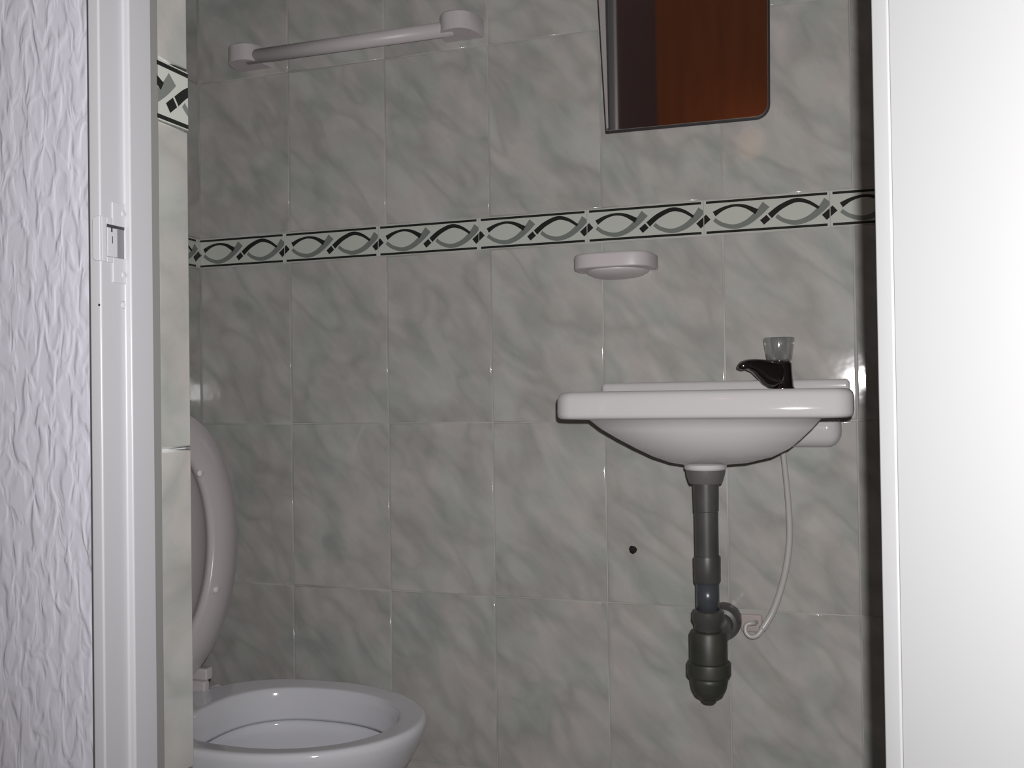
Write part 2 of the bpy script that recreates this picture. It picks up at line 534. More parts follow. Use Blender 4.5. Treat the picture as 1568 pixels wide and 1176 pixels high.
# right bathroom wall (hidden from the photo's viewpoint by the door)
wr = link('wall_right', boxes('wall_right', [(XR + G, XR + 0.12, YB, D, 0, HT)], M_GROUT))
tag(wr, 'tiled side wall of the bathroom beyond the open door', 'wall', kind='structure')
y1 = D
while y1 > YB + 0.01:
    y0 = max(y1 - P, YB)
    for (z0, z1) in rows:
        place_tile(wr, y1 - y0, z1 - z0, (XR, (y0 + y1) / 2, (z0 + z1) / 2), R(-90))
    y1 = y0

# front wall with the doorway: hall face in drip stucco, reveal behind the frame tiled
ZD = 2.06
V, F, I = [], [], []
for b in [(-1.75, XO - 0.0005, YF, 0.744, 0, 2.75), (-1.75, XO - TT, 0.744, YB, 0, 2.75), (XP + 0.0005, 1.3, YF, 0.744, 0, 2.75), (XP + TT, 1.3, 0.744, YB, 0, 2.75),
          (XO - 0.0005, XP + 0.0005, YF, YB, ZD + 0.02, 2.75)]:
    v, f = box_vf(*b); n = len(V); V += v; F += [tuple(i + n for i in q) for q in f]; I += [1, 1, 0, 1, 1, 1]
wf = link('wall_front', mesh('wall_front', V, F, [M_STUCCO, M_PLASTER], I))
tag(wf, 'white wall with rough vertical drip stucco left of the door frame', 'wall', kind='structure')
YT0, YT1 = 0.7531, 0.7993
for (z0, z1) in rows:
    if z0 > ZD: continue
    z1 = min(z1, ZD)
    place_tile(wf, YT1 - YT0, z1 - z0, (XO, (YT0 + YT1) / 2, (z0 + z1) / 2), R(90)).rotation_euler = (0, 0, R(90))
    place_tile(wf, YT1 - YT0, z1 - z0, (XP, (YT0 + YT1) / 2, (z0 + z1) / 2), R(-90)).rotation_euler = (0, 0, R(-90))
place_border(wf, 0.388, 0.388 + (YT1 - YT0) / BP, (XO, YT0, BB0), R(90))
place_border(wf, 0.388, 0.388 + (YT1 - YT0) / BP, (XP, YT1, BB0), R(-90))
link('sealant', boxes('sealant', [(XO - TT, XO + 0.0001, 0.7442, YT0 + 0.0022, 0, ZD), (XP - 0.0001, XP + TT, 0.7442, YT0 + 0.0022, 0, ZD)], M_SEAL), wf)['label'] = 'grey joint between door frame and reveal tiles'

fl_ = link('floor', boxes('floor', [(-1.75, 1.3, -1.5, D + 0.12, -0.1, -0.001)], M_GROUT))
tag(fl_, 'grey tiled floor below the toilet', 'floor', kind='structure')
_ft = {}
for i in range(4):
    for j in range(3):
        x0, x1 = XL + 0.355 * i, min(XL + 0.355 * (i + 1), XR)
        y0, y1 = YB + 0.30 * j, min(YB + 0.30 * (j + 1), D)
        k = (round(x1 - x0, 3), round(y1 - y0, 3))
        if k not in _ft:
            _ft[k] = boxes('floor_tile', [(-k[0] / 2 + 0.001, k[0] / 2 - 0.001, -k[1] / 2 + 0.001, k[1] / 2 - 0.001, -0.008, 0)], M_FLOOR)
        link('floor_tile', _ft[k], fl_).location = ((x0 + x1) / 2, (y0 + y1) / 2, 0)
cl = link('ceiling', boxes('ceiling', [(XL - 0.12, XR + 0.12, YB, D + 0.12, HT, HT + 0.08)], M_CEIL))
tag(cl, 'white ceiling above the bathroom', 'ceiling', kind='structure')
wh = link('wall_rear', boxes('wall_rear', [(-1.75, 1.3, -1.6, -1.5, 0, 3.2)], M_HALLWALL))
tag(wh, 'dark hall walls behind the viewer, seen only in the mirror', 'wall', kind='structure')

# ------------------------------------------------------------------ door frame
def extrude_z(name, prof, z0, z1, m, smooth=False):
    n = len(prof)
    V = [(x, y, z0) for x, y in prof] + [(x, y, z1) for x, y in prof]
    F = [(i, (i + 1) % n, n + (i + 1) % n, n + i) for i in range(n)] + [tuple(reversed(range(n))), tuple(range(n, 2 * n))]
    me = mesh(name, V, F, m)
    bm = bmesh.new(); bm.from_mesh(me); bmesh.ops.recalc_face_normals(bm, faces=bm.faces); bm.to_mesh(me); bm.free()
    return me

fr = empty('trim_1', (XO, YF, 0))
tag(fr, 'white painted metal door frame with a rebate and stop, left of the tiled reveal', 'door frame', kind='structure')
FY = YF - 0.0015
profL = [(XO + 0.0013, FY), (-0.5872, FY), (-0.5872, 0.6945), (-0.5812, 0.6945), (-0.5812, 0.7235), (XO + 0.0013, 0.7235)]
jl = put('jamb', bevelled(extrude_z('jamb', profL, 0, ZD, M_FRAME), 0.0018, 3), fr)
jl['label'] = 'left jamb with the strike plate'
V, F = [], []
zz = 0.0
rng = random.Random(3)
while zz < ZD:                                   # dark strips put in for shade and dirt between plaster and frame, uneven width
    h_ = rng.uniform(0.03, 0.10); wd_ = rng.choice((0.0009, 0.0012, 0.0014, 0.0017))
    v, f = box_vf(XO - 0.0004, XO - 0.0004 + wd_, YF - 0.0003, YF + 0.006, zz, min(zz + h_, ZD)); k = len(V); V += v; F += [tuple(i + k for i in q) for q in f]
    zz += h_ + (rng.uniform(0.001, 0.004) if rng.random() < 0.35 else 0)
put('crack', mesh('crack', V, F, mat('crack_shade_dirt', (0.07, 0.065, 0.07), 0.9)), fr)['label'] = 'thin dark strips as shade and dirt in the crack along the plaster'
HX = 0.0415
profR = [(XP - 0.0006, FY), (XP - 0.0006, 0.7235), (HX - 0.006, 0.7235), (HX - 0.006, 0.6945), (HX, 0.6945), (HX, FY)]
put('jamb', bevelled(extrude_z('jamb', profR, 0, ZD, M_FRAME), 0.0018, 3), fr)
put('head', boxes('head', [(XO + 0.001, XP - 0.001, FY, 0.7235, ZD, ZD + 0.019)], M_FRAME, 0.0018, 2), fr)

# strike plate: plate in the rebate with a slot, its lip folded over onto the face of the frame
def prism_x(name, outline, x0, x1, m, bev=0.0):
    """outline of (y, z) pushed from x0 to x1"""
    n = len(outline)
    V = [(x0, y, z) for y, z in outline] + [(x1, y, z) for y, z in outline]
    F = [tuple(range(n)), tuple(reversed(range(n, 2 * n)))] + [(i, n + i, n + (i + 1) % n, (i + 1) % n) for i in range(n)]
    me = mesh(name, V, F, m)
    bm = bmesh.new(); bm.from_mesh(me); bmesh.ops.recalc_face_normals(bm, faces=bm.faces); bm.to_mesh(me); bm.free()
    return bevelled(me, bev, 2) if bev else me

def prism_y(name, outline, y0, y1, m, bev=0.0):
    """outline of (x, z) pushed from y0 to y1"""
    n = len(outline)
    V = [(x, y0, z) for x, z in outline] + [(x, y1, z) for x, z in outline]
    F = [tuple(range(n)), tuple(reversed(range(n, 2 * n)))] + [(i, n + i, n + (i + 1) % n, (i + 1) % n) for i in range(n)]
    me = mesh(name, V, F, m)
    bm = bmesh.new(); bm.from_mesh(me); bmesh.ops.recalc_face_normals(bm, faces=bm.faces); bm.to_mesh(me); bm.free()
    return bevelled(me, bev, 2) if bev else me

XB = -0.5872
sp = put('strike_plate', boxes('strike_plate', [
    (XB - 0.0002, XB + 0.0013, 0.6790, 0.7005, 1.0285, 1.0480), (XB - 0.0002, XB + 0.0013, 0.6790, 0.7005, 0.9805, 1.0015),
    (XB - 0.0002, XB + 0.0013, 0.6960, 0.7005, 1.0015, 1.0285)], M_STRIKE, 0.0003, 1), fr)
sp['label'] = 'painted lipped strike plate with a worn slot'
out = [(XB + 0.0013, 0.9968), (XB + 0.0013, 1.0340)]
for cz, a0 in ((1.0300, 90), (1.0008, 180)):
    for k in range(7):
        a = R(a0 + 90 * k / 6); out.append((-0.5896 + 0.0040 * math.cos(a), cz + 0.0040 * math.sin(a)))
put('lip', prism_y('lip', out, FY - 0.0022, FY + 0.0003, M_STRIKE, 0.0008), sp)
put('lip_return', boxes('lip_return', [(XB - 0.0002, XB + 0.0013, FY + 0.0004, 0.6718, 0.9968, 1.0340),
    (XB - 0.0002, XB + 0.0013, 0.6719, 0.6789, 0.9968, 1.0015), (XB - 0.0002, XB + 0.0013, 0.6719, 0.6789, 1.0285, 1.0340)], M_STRIKE, 0.0003, 1), sp)
put('slot', boxes('slot', [(XB - 0.0001, XB + 0.0002, 0.6718, 0.6960, 1.0015, 1.0285)], M_SLOT), sp)['label'] = 'bare grey slot'
put('tongue', boxes('tongue', [(XB, XB + 0.0010, 0.6728, 0.6845, 1.0018, 1.0258)], M_STRIKE, 0.0003, 1), sp)
V, F = [], []  # long strips paint the shade in the slot gaps, short ones are chips
for b in [(XB + 0.0001, XB + 0.0004, 0.6718, 0.6960, 1.0262, 1.0285), (XB + 0.0001, XB + 0.0004, 0.6716, 0.6727, 1.0120, 1.0285),
          (XB + 0.0010, XB + 0.0012, 0.6768, 0.6785, 1.0225, 1.0262), (XB + 0.0010, XB + 0.0012, 0.6780, 0.6788, 1.0130, 1.0190)]:
    v, f = box_vf(*b); k = len(V); V += v; F += [tuple(i + k for i in q) for q in f]
put('slot_shade_and_chips', mesh('slot_shade_and_chips', V, F, M_GAP_CHIPS), sp)['label'] = 'shade painted in the slot gaps, with dark chips'
for zz in (1.0400, 0.9880):
    me = lathe('screw', 0, 0, [(0.0001, 0.0), (0.0030, 0.0), (0.0026, 0.0006), (0.0012, 0.0009), (0.0001, 0.0009)], M_STRIKE, 20)
    s_ = link('screw', me, sp)
    s_.rotation_euler = (0, R(90), 0); s_.location = Vector((XB + 0.0011, 0.6915, zz)) - fr.location - sp.location
for (y_, zz, r_, m_, nm) in ((0.6925, 0.9627, 0.0034, M_STRIKE, 'filled_screw_hole'),):
    me = lathe(nm, 0, 0, [(0.0001, 0.0), (r_, 0.0), (r_ * 0.8, 0.0006), (0.0001, 0.0008)], m_, 20)
    s_ = link(nm, me, fr); s_.rotation_euler = (0, R(90), 0); s_.location = Vector((XB, y_, zz)) - fr.location
me = lathe('screw_hole_shade', 0, 0, [(0.0001, 0.0), (0.0011, 0.0), (0.0009, 0.0003), (0.0001, 0.0003)], M_HOLE_SHADE, 14)  # flat dark disc, the shade of the hole put into its colour
s_ = link('screw_hole_shade', me, fr); s_.rotation_euler = (R(90), 0, 0); s_.location = Vector((-0.5890, FY, 0.9606)) - fr.location
s_['label'] = 'dark disc painted as the shade in a small empty screw hole'

# ------------------------------------------------------------------ door leaf, opened outwards past square
H0 = Vector((0.0108, 0.640, 0))
LEAF_A = R(140)
ld = Vector((-math.cos(LEAF_A), -math.sin(LEAF_A), 0))       # along the leaf, away from the hinges
ln_ = Vector((ld.y, -ld.x, 0))                               # out of the face that looks at the doorway
if ln_.x > 0: ln_ = -ln_
LW, LT, LH = 0.625, 0.040, 2.04
dr = empty('door_1', (H0.x, H0.y, 0))
tag(dr, 'plain white painted door leaf standing open at the right', 'door', kind='structure')
dr.rotation_euler = (0, 0, math.atan2(ld.y, ld.x))
# local: x along the leaf, +y towards ... face at y = 0
sgn = 1 if (Matrix.Rotation(dr.rotation_euler.z, 3, 'Z') @ Vector((0, 1, 0))).dot(ln_) > 0 else -1
def leaf_box(name, x0, x1, d0, d1, z0, z1, m, bev):
    ya, yb = sorted((-sgn * d0, -sgn * d1))
    return link(name, boxes(name, [(x0, x1, ya, yb, z0, z1)], m, bev, 2), dr)
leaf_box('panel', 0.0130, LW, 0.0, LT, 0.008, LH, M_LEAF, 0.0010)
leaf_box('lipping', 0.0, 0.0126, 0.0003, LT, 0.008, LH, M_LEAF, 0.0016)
for zz in (0.25, 1.02, 1.80):
    k = link('hinge', lathe('hinge', 0, 0, [(0.0001, -0.045), (0.0055, -0.045), (0.0055, 0.045), (0.0001, 0.045)], M_FRAME, 16), dr)
    k.location = (0.002, -sgn * (LT + 0.004), zz)

# ------------------------------------------------------------------ toilet
TY = 1.285
toi = empty('toilet', (-0.85, TY, 0))
tag(toi, 'white ceramic toilet with seat and lid raised, beside the tiled wall corner', 'toilet')
def egg(xf, xb, b, z, n=72, back=2.6):
    xf -= 0.006
    xc = xb + (xf - xb) * 0.47
    out = []
    for i in range(n):
        t = 2 * math.pi * i / n; c, s = math.cos(t), math.sin(t)
        e = 2 / back if c < 0 else 1.0
        x = xc + (xf - xc if c > 0 else xc - xb) * math.copysign(abs(c) ** e, c)
        y = TY + b * math.copysign(abs(s) ** (2 / back if c < 0 else 1.0), s)
        out.append((x, y, z))
    return out
XFt, XBt = -0.585, -1.005
bowl = [egg(-0.735, -1.02, 0.105, 0.0), egg(-0.735, -1.02, 0.105, 0.02), egg(-0.745, -1.015, 0.098, 0.10), egg(-0.725, -1.012, 0.105, 0.18),
        egg(-0.680, -1.01, 0.128, 0.26), egg(-0.636, -1.008, 0.150, 0.32), egg(-0.606, -1.006, 0.163, 0.365), egg(-0.590, -1.005, 0.1695, 0.395),
        egg(XFt, XBt, 0.172, 0.408), egg(-0.5854, XBt, 0.1717, 0.4140), egg(-0.5870, -1.003, 0.170, 0.4178), egg(-0.5900, -1.000, 0.167, 0.4196), egg(-0.5945, -0.997, 0.1625, 0.4198),
        egg(-0.621, -0.950, 0.139, 0.4170), egg(-0.6245, -0.945, 0.1355, 0.4163), egg(-0.6265, -0.942, 0.1335, 0.4145), egg(-0.6280, -0.940, 0.132, 0.4095), egg(-0.630, -0.937, 0.130, 0.400),
        egg(-0.632, -0.933, 0.127, 0.372), egg(-0.631, -0.934, 0.128, 0.367), egg(-0.614, -0.948, 0.142, 0.364), egg(-0.614, -0.948, 0.142, 0.356), egg(-0.622, -0.940, 0.136, 0.346),
        egg(-0.650, -0.915, 0.116, 0.331), egg(-0.685, -0.890, 0.092, 0.312), egg(-0.715, -0.872, 0.072, 0.26), egg(-0.735, -0.855, 0.055, 0.21), egg(-0.76, -0.84, 0.04, 0.16)]
put('bowl', weighted(rings_mesh('bowl', bowl, M_BOWL)), toi)
put('water', rings_mesh('water', [egg(-0.728, -0.861, 0.061, 0.228), egg(-0.728, -0.861, 0.061, 0.2295)], M_WATER), toi)
# rear shelf of the bowl, carrying hinges and cistern
put('shelf', boxes('shelf', [(-1.195, -0.985, TY - 0.112, TY + 0.112, 0.385, 0.4185)], M_BOWL, 0.012, 4), toi)
put('outlet_foot', boxes('outlet_foot', [(-1.195, -0.98, TY - 0.09, TY + 0.09, 0.0, 0.388)], M_BOWL, 0.02, 4), toi)
tk = put('cistern', boxes('cistern', [(-1.200, -1.055, TY - 0.14, TY + 0.14, 0.4185, 0.690)], M_BOWL, 0.015, 4), toi)
put('cistern_lid', boxes('cistern_lid', [(-1.200, -1.048, TY - 0.143, TY + 0.143, 0.690, 0.715)], M_BOWL, 0.008, 3), tk)

def upright(hb, zlo, zhi, x, n=72, e=2.0):
    zc = zlo + (zhi - zlo) * 0.49
    out = []
    for i in range(n):
        t = 2 * math.pi * i / n; c, s = math.cos(t), math.sin(t)
        out.append((x, TY + hb * math.copysign(abs(c) ** (2 / e), c), zc + ((zhi - zc) if s > 0 else (zc - zlo)) * s))
    return out
SX = -1.000
# seat: a ring standing on edge, its underside to the viewer
o, i_ = (0.172, 0.438, 0.868), (0.103, 0.500, 0.806)
ring = [upright(*o, SX - 0.016), upright(*o, SX - 0.004), upright(o[0] - 0.004, o[1] + 0.004, o[2] - 0.004, SX),
        upright(i_[0] + 0.004, i_[1] - 0.004, i_[2] + 0.004, SX), upright(*i_, SX - 0.004), upright(*i_, SX - 0.016)]
me = rings_mesh('seat', ring + [ring[0]], M_SEAT, cap0=False, cap1=False)
st = put('seat', me, toi)
for (yy, zz) in ((TY + 0.064, 0.765), (TY + 0.103, 0.572), (TY - 0.064, 0.765), (TY - 0.103, 0.572)):
    k = lathe('bumper', 0, 0, [(0.006, 0.0), (0.006, 0.004), (0.0045, 0.006), (0.0005, 0.0065)], M_RUBBER, 16)
    b_ = link('bumper', k, st); b_.rotation_euler = (0, R(90), 0); b_.location = Vector((SX - 0.0005, yy, zz)) - toi.location - st.location
lo = (0.174, 0.436, 0.872)
put('lid', rings_mesh('lid', [upright(*lo, SX - 0.034), upright(*lo, SX - 0.022), upright(lo[0] - 0.004, lo[1] + 0.004, lo[2] - 0.004, SX - 0.0175)], M_SEAT), toi)
for s in (-1, 1):
    put('hinge', boxes('hinge', [(-1.022, -0.990, TY + s * 0.066 - 0.007, TY + s * 0.066 + 0.007, 0.4165, 0.434),
                                 (-1.030, -0.992, TY + s * 0.076 - 0.009, TY + s * 0.076 + 0.009, 0.433, 0.452)], M_SEAT, 0.003, 2), toi)

# ------------------------------------------------------------------ washbasin
SX0, SX1, SY0, SY1 = -0.4045, -0.0055, 1.338, D - 0.0005
bas = empty('washbasin', ((SX0 + SX1) / 2, 1.48, 0.80))
tag(bas, 'small white wall-hung washbasin with a rounded bowl, on the tiled wall', 'washbasin')
def basin_outline(ins, rf, rb):
    """counter-clockwise from the front left; the front edge is bowed outwards a little"""
    x0, x1, y0, y1 = SX0 + ins, SX1 - ins, SY0 + ins, SY1 - (0 if ins < 0.02 else ins)
    mid, half = (SX0 + SX1) / 2, (SX1 - SX0) / 2
    raw = []
    for k in range(24): raw.append((x0 + rf + (x1 - x0 - 2 * rf) * k / 23, y0))
    for cx, cy, r, a0, m in ((x1 - rf, y0 + rf, rf, -90, 10), (x1 - rb, y1 - rb, rb, 0, 8), (x0 + rb, y1 - rb, rb, 90, 8), (x0 + rf, y0 + rf, rf, 180, 10)):
        for k in range(m):
            a = R(a0 + 90 * (k + 0.5) / m); raw.append((cx + r * math.cos(a), cy + r * math.sin(a)))
    out = []
    for x, y in raw:
        w_ = max(0.0, 1 - (y - y0) / 0.20)
        out.append((x, y + (0.010 * ((x - mid) / half) ** 2 - 0.004) * w_))
    return out
def rim(ins, z, lean=0.0, rf=0.024, rb=0.012):
    return [(x, y + lean * max(0.0, 1 - (y - SY0) / 0.2), z) for x, y in basin_outline(ins, max(rf - ins * 0.5, 0.004), max(rb - ins * 0.5, 0.004))]
_ref = basin_outline(0.0, 0.024, 0.012)
def oval(cx, cy, a, bf, bb_, z, e=2.3):
    """oval with the rim's points, matched by angle"""
    out = []
    mx, my = (SX0 + SX1) / 2, (SY0 + SY1) / 2
    for x, y in _ref:
        t = math.atan2((y - my) / ((SY1 - SY0) / 2), (x - mx) / ((SX1 - SX0) / 2)); c, s = math.cos(t), math.sin(t)
        k = (abs(c) ** e + abs(s) ** e) ** (-1 / e)
        out.append((cx + a * k * c, cy + (bf if s < 0 else bb_) * k * s, z))
    return out
CX, CY = -0.2085, 1.472
under = [oval(CX - 0.004, CY, 0.032, 0.032, 0.032, 0.7775, 2), oval(CX - 0.003, CY, 0.041, 0.036, 0.036, 0.7787, 2), oval(-0.2040, CY, 0.070, 0.050, 0.052, 0.7820, 2),
         oval(-0.1975, CY, 0.106, 0.072, 0.075, 0.7915, 2.1), oval(-0.1970, CY + 0.002, 0.135, 0.090, 0.098, 0.8040, 2.15),
         oval(-0.2005, CY + 0.004, 0.158, 0.104, 0.118, 0.8170, 2.2), oval(-0.2045, CY + 0.005, 0.178, 0.114, 0.130, 0.8320, 2.4), oval(-0.2065, CY + 0.006, 0.191, 0.121, 0.140, 0.8455, 2.6)]
side = [rim(0.009, 0.8472), rim(0.0040, 0.8478), rim(0.0010, 0.8500), rim(0.0, 0.8540), rim(0.0, 0.8610, 0.0002), rim(0.0, 0.8690, 0.0008), rim(0.0, 0.8760, 0.0018), rim(0.0012, 0.8805, 0.0025), rim(0.0045, 0.8842, 0.0025), rim(0.010, 0.8856, 0.0022), rim(0.016, 0.8858)]
inner = [oval(CX, CY - 0.005, 0.172, 0.106, 0.100, 0.8852, 2.6), oval(CX, CY - 0.005, 0.168, 0.102, 0.096, 0.8825, 2.5), oval(CX, CY - 0.005, 0.160, 0.096, 0.090, 0.866, 2.4),
         oval(CX, CY - 0.003, 0.135, 0.080, 0.076, 0.828, 2.2), oval(CX, CY, 0.085, 0.055, 0.055, 0.800, 2), oval(CX, CY, 0.028, 0.028, 0.028, 0.7925, 2)]
put('basin', rings_mesh('basin', under + side + inner, M_CERAMIC), bas)
put('back_ledge', boxes('back_ledge', [(SX0 + 0.006, SX1 - 0.006, 1.596, D - 0.0005, 0.880, 0.9005)], M_CERAMIC, 0.007, 4), bas)
put('wall_bracket', boxes('wall_bracket', [(-0.352, -0.0245, 1.585, D - 0.0005, 0.7965, 0.850)], M_CERAMIC, 0.022, 5), bas)
put('drain_grate', lathe('drain_grate', CX, CY, [(0.0005, 0.7928), (0.030, 0.7928), (0.031, 0.7945), (0.024, 0.7955), (0.012, 0.7935), (0.0005, 0.7932)], M_CHROME), bas)

# tap: chrome body with a short spout, clear knob
TX, TYp = -0.1080, 1.563
tap = empty('tap', (TX, TYp, 0.885))
tag(tap, 'dark chrome tap with a clear cone knob at the washbasin corner', 'tap')
me = lathe('tap_body', TX, TYp, [(0.0180, 0.8852), (0.0180, 0.8875), (0.0165, 0.8900), (0.0155, 0.9000), (0.0145, 0.9140), (0.0142, 0.9240), (0.0125, 0.9275), (0.0005, 0.9282)], M_TAP)
put('tap_body', me, tap)
sd = Vector((-0.0600, -0.0460, 0)); sl = sd.length; sd.normalize(); sp_n = Vector((-sd.y, sd.x, 0))
secs = [(-0.004, 0.0135, 0.8930, 0.9270), (0.010, 0.0135, 0.8870, 0.9285), (0.022, 0.0130, 0.8880, 0.9298), (0.031, 0.0125, 0.8930, 0.9308), (0.040, 0.0119, 0.9025, 0.9314), (0.050, 0.0112, 0.9115, 0.9318), (0.062, 0.0100, 0.9165, 0.9308), (0.070, 0.0085, 0.9155, 0.9280), (0.0745, 0.0062, 0.9170, 0.9235)]
rg = []
for (d, hw, za, zb) in secs:
    c = Vector((TX, TYp, 0)) + sd * d; zc, hh = (za + zb) / 2, (zb - za) / 2
    ring_ = []
    for k in range(24):
        t = 2 * math.pi * k / 24; c_, s_2 = math.cos(t), math.sin(t)
        ring_.append(c + sp_n * hw * math.copysign(abs(c_) ** 0.7, c_) + Vector((0, 0, zc + hh * math.copysign(abs(s_2) ** 0.7, s_2))))
    rg.append(ring_)
put('spout', rings_mesh('spout', rg, M_TAP), tap)
# knob: faceted, wider at the top
kp = [(0.0005, 0.9290), (0.0150, 0.9290), (0.0185, 0.9315), (0.0205, 0.9450), (0.0228, 0.9620), (0.0220, 0.9640), (0.0005, 0.9645)]
n = 48
put('knob', rings_mesh('knob', [[(TX - 0.004 + r * (1 + 0.008 * math.cos(12 * 2 * math.pi * i / n)) * math.cos(2 * math.pi * i / n), TYp + r * (1 + 0.008 * math.cos(12 * 2 * math.pi * i / n)) * math.sin(2 * math.pi * i / n), z) for i in range(n)] for r, z in kp], M_KNOB), tap)['label'] = 'clear grey knob'
put('spindle', lathe('spindle', TX - 0.004, TYp, [(0.0060, 0.9275), (0.0060, 0.9292), (0.0045, 0.9296), (0.0045, 0.9440), (0.0005, 0.9442)], M_CHROME, 20), tap)

# drain pipe and bottle trap
DX, DY = CX - 0.004, CY
trap = empty('drain_trap', (DX, DY, 0.43))
tag(trap, 'dark grey plastic drain pipe with bottle trap hanging under the washbasin', 'drain')
put('waste_flange', sharp(lathe('waste_flange', DX, DY, [(0.0305, 0.7775), (0.0305, 0.7720), (0.0290, 0.7700), (0.0005, 0.7700)], M_CERAMIC)), trap)['label'] = 'white flange under the bowl'
put('coupling_nut', sharp(lathe('coupling_nut', DX, DY, [(0.0285, 0.7700), (0.0278, 0.7630), (0.0250, 0.7535), (0.0235, 0.7500), (0.0005, 0.7500)], M_NUT)), trap)
put('tailpiece', sharp(lathe('tailpiece', DX, DY, [(0.0188, 0.7510), (0.0180, 0.7100), (0.0172, 0.7090), (0.0170, 0.6380), (0.0005, 0.6380)], M_PIPE)), trap)
put('sleeve', sharp(lathe('sleeve', DX, DY, [(0.0005, 0.6440), (0.0190, 0.6440), (0.0196, 0.6420), (0.0192, 0.6080), (0.0182, 0.6055), (0.0005, 0.6055)], M_PIPE)), trap)
put('lower_tube', lathe('lower_tube', DX, DY, [(0.0168, 0.6070), (0.0168, 0.5620)], M_PIPE2), trap)['label'] = 'shiny dark lower tube'
put('collar', sharp(lathe('collar', DX, DY, [(0.0005, 0.5660), (0.0200, 0.5660), (0.0230, 0.5640), (0.0235, 0.5520), (0.0205, 0.5460), (0.0195, 0.5350), (0.0005, 0.5350)], M_PIPE)), trap)
put('bottle', sharp(lathe('bottle', DX, DY, [(0.0195, 0.5370), (0.0255, 0.5352), (0.0272, 0.5320), (0.0272, 0.4900), (0.0005, 0.4900)], M_TRAP)), trap)['label'] = 'olive grey trap bottle'
put('cap_ring', sharp(lathe('cap_ring', DX, DY, [(0.0272, 0.4915), (0.0312, 0.4900), (0.0318, 0.4880), (0.0318, 0.4720), (0.0300, 0.4695), (0.0268, 0.4690)], M_TRAP)), trap)
put('trap_cap', lathe('trap_cap', DX, DY, [(0.0275, 0.4710), (0.0270, 0.4620), (0.0250, 0.4520), (0.0205, 0.4430), (0.0150, 0.4395), (0.0120, 0.4385), (0.0112, 0.4350), (0.0085, 0.4325), (0.0005, 0.4320)], M_TRAP), trap)
ap = tube('outlet_arm', [(DX + 0.004, DY + 0.010, 0.5230), (DX + 0.010, DY + 0.05, 0.5220), (-0.2080, 1.575, 0.5185), (-0.2065, D - 0.001, 0.5175)], 0.0165, M_PIPE)
put('outlet_arm', ap, trap)
def disc_y(name, cx, cz, prof, m, n=36):
    """turned around an axis along y; prof of (r, y)"""
    return rings_mesh(name, [[(cx + r * math.cos(2 * math.pi * i / n), y, cz + r * math.sin(2 * math.pi * i / n)) for i in range(n)] for r, y in prof], m)
put('wall_rosette', sharp(disc_y('wall_rosette', -0.2095, 0.5175, [(0.0275, D - 0.0003), (0.0280, 1.612), (0.0270, 1.604), (0.0235, 1.597), (0.0175, 1.595)], M_PIPE)), trap)

# supply hose and its wall valve
hs = put('supply_hose', tube('supply_hose', [(-0.1112, 1.592, 0.7955), (-0.1100, 1.597, 0.775), (-0.1070, 1.605, 0.735), (-0.1048, 1.610, 0.690), (-0.1052, 1.612, 0.650), (-0.1105, 1.612, 0.610), (-0.1200, 1.612, 0.572), (-0.1330, 1.609, 0.537), (-0.1480, 1.603, 0.512)],
        [0.0042, 0.0042, 0.0045, 0.0048, 0.0050, 0.0052, 0.0052, 0.0055, 0.0055], M_HOSE), empty('supply_line', (-0.11, 1.60, 0.50)))
sl_ = hs.parent
tag(sl_, 'thin pale water hose curving down the wall from washbasin to pipe hook', 'hose')
hook = [(-0.1480 + 0.0, 1.603, 0.512), (-0.1560, 1.600, 0.5025), (-0.1660, 1.599, 0.5005), (-0.1730, 1.600, 0.5075), (-0.1720, 1.602, 0.5175), (-0.1640, 1.604, 0.5205), (-0.1600, 1.612, 0.5190), (-0.1590, D - 0.001, 0.5170)]
put('hook_end', tube('hook_end', hook, [0.0045, 0.0040, 0.0036, 0.0034, 0.0034, 0.0034, 0.0034, 0.0034], M_HOSE), sl_)
put('wall_plate', boxes('wall_plate', [(-0.1840, -0.1500, 1.628, D - 0.0003, 0.5000, 0.5290)], mat('rosy_plate', (0.46, 0.40, 0.38), 0.5), 0.003, 2), sl_)['label'] = 'rosy square plate on the tile'

# ------------------------------------------------------------------ soap dish
sdh = empty('soap_dish', (-0.375, D, 1.09))
tag(sdh, 'white soap dish on the wall below the patterned border', 'soap dish')
def dee(cx, a, b, z, s=1.0, e=4.0, n=40, yoff=0.0):
    pts = []
    for k in range(n):
        t = math.pi + math.pi * k / (n - 1); c, s_2 = math.cos(t), math.sin(t)
        pts.append((cx + a * s * math.copysign(abs(c) ** (2 / e), c), D - 0.0004 - yoff + b * s * math.copysign(abs(s_2) ** (2 / e), s_2), z))
    return pts
SCX, SA, SB = -0.3745, 0.0665, 0.074
sr = [dee(SCX, SA, SB, 1.0860, 0.93), dee(SCX, SA, SB, 1.0868, 0.985), dee(SCX, SA, SB, 1.0885, 1.0), dee(SCX, SA, SB, 1.1060, 1.0), dee(SCX, SA, SB, 1.1095, 0.985), dee(SCX, SA, SB, 1.1105, 0.955),
      dee(SCX, SA, SB, 1.1100, 0.90), dee(SCX, SA, SB, 1.100, 0.86), dee(SCX, SA, SB, 1.096, 0.5)]
put('dish_rim', weighted(rings_mesh('dish_rim', sr, M_PLASTIC)), sdh)
bl = [dee(SCX, 0.010, 0.012, 1.0735, 1, 2), dee(SCX, 0.026, 0.034, 1.0745, 1, 2), dee(SCX, 0.040, 0.052, 1.0775, 1, 2.1), dee(SCX, 0.050, 0.062, 1.0825, 1, 2.2), dee(SCX, 0.054, 0.066, 1.0875, 1, 2.2)]
put('dish_bowl', rings_mesh('dish_bowl', bl, M_PLASTIC), sdh)

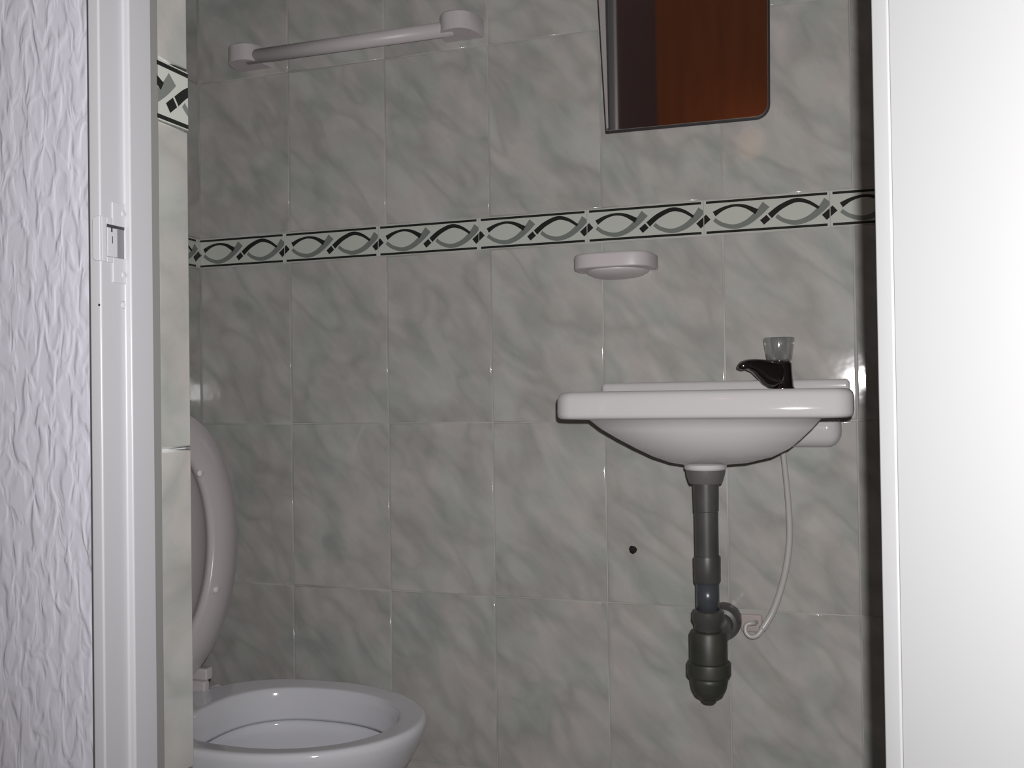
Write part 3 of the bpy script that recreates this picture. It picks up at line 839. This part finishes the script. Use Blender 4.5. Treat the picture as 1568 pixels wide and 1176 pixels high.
# ------------------------------------------------------------------ towel bar
tb = empty('towel_bar', (-0.86, D, 1.52))
tag(tb, 'white towel bar with two chunky wall posts', 'towel bar')
for (cx, zc, nm) in ((-1.0730, 1.5255, 'left'), (-0.6440, 1.5265, 'right')):
    rs = [dee(cx, 0.0355, 0.062, zc - 0.0160, 0.985, 2.6, 32), dee(cx, 0.0355, 0.062, zc - 0.0150, 1.0, 2.6, 32), dee(cx, 0.0355, 0.062, zc + 0.0135, 1.0, 2.6, 32), dee(cx, 0.0355, 0.062, zc + 0.0160, 0.96, 2.6, 32)]
    pm = rings_mesh('post', rs, M_PLASTIC, smooth=True)
    put('post', sharp(pm), tb)
put('bar', rings_mesh('bar', [[(x, 1.596 + 0.0125 * math.cos(2 * math.pi * k / 24), zc + 0.0130 * math.sin(2 * math.pi * k / 24)) for k in range(24)] for x, zc in ((-1.065, 1.5205), (-0.650, 1.5195))], M_PLASTIC), tb)

# ------------------------------------------------------------------ mirror
MX0, MX1, MZ0, MZ1 = -0.3890, -0.1235, 1.3190, 1.78
mir = empty('mirror', ((MX0 + MX1) / 2, D, MZ0))
tag(mir, 'frameless mirror high on the tiled wall, reflecting dark reddish wood', 'mirror')
def mirror_outline(ins=0.0):
    r = 0.020
    pts = []
    lx = lambda z: MX0 - 0.0100 * (z - MZ0) / 0.22            # the left edge leans
    pts.append((lx(MZ0 + ins) + ins, MZ0 + 0.002 + ins))
    for k in range(9):
        a = R(-90 + 90 * k / 8); pts.append((MX1 - r - 0.003 + (r - ins) * math.cos(a), MZ0 + r + (r - ins) * math.sin(a)))
    pts.append((MX1 + 0.003 - ins, MZ1 - ins)); pts.append((lx(MZ1) + ins, MZ1 - ins))
    return pts
put('glass', prism_y('glass', mirror_outline(), 1.6215, 1.6262, M_MIRROR, 0.0008), mir)
put('backing', prism_y('backing', mirror_outline(-0.0028), 1.6262, 1.6312, M_MBACK), mir)
lxe = lambda z: MX0 - 0.0100 * (z - MZ0) / 0.22
put('bevel', prism_y('bevel', [(lxe(MZ0 + 0.006) + 0.0012, MZ0 + 0.006), (lxe(MZ0 + 0.006) + 0.0042, MZ0 + 0.006), (lxe(MZ1) + 0.020, MZ1 - 0.001), (lxe(MZ1) + 0.0012, MZ1 - 0.001)], 1.6205, 1.6216, M_STRIP), mir)['label'] = 'pale tapering strip along the left edge'  # flat pale strip on the glass, widening towards the top

# ------------------------------------------------------------------ hall furniture, seen in the mirror only
wd = empty('wardrobe', (-0.45, -1.3, 0))
tag(wd, 'reddish brown wooden wardrobe seen only in the mirror', 'wardrobe')
put('carcass', boxes('carcass', [(-0.80, 0.30, -1.48, -1.02, 0, 2.95)], M_WOOD, 0.004, 2), wd)
for (a, b) in ((-0.795, -0.255), (-0.245, 0.295)):
    d_ = put('door', boxes('door', [(a, b, -1.02, -1.0, 0.08, 2.92)], M_WOOD, 0.004, 2), wd)
    put('handle', boxes('handle', [(b - 0.05 if a < -0.5 else a + 0.03, b - 0.03 if a < -0.5 else a + 0.05, -1.0, -0.975, 1.0, 1.15)], M_CHROME, 0.003, 2), d_)
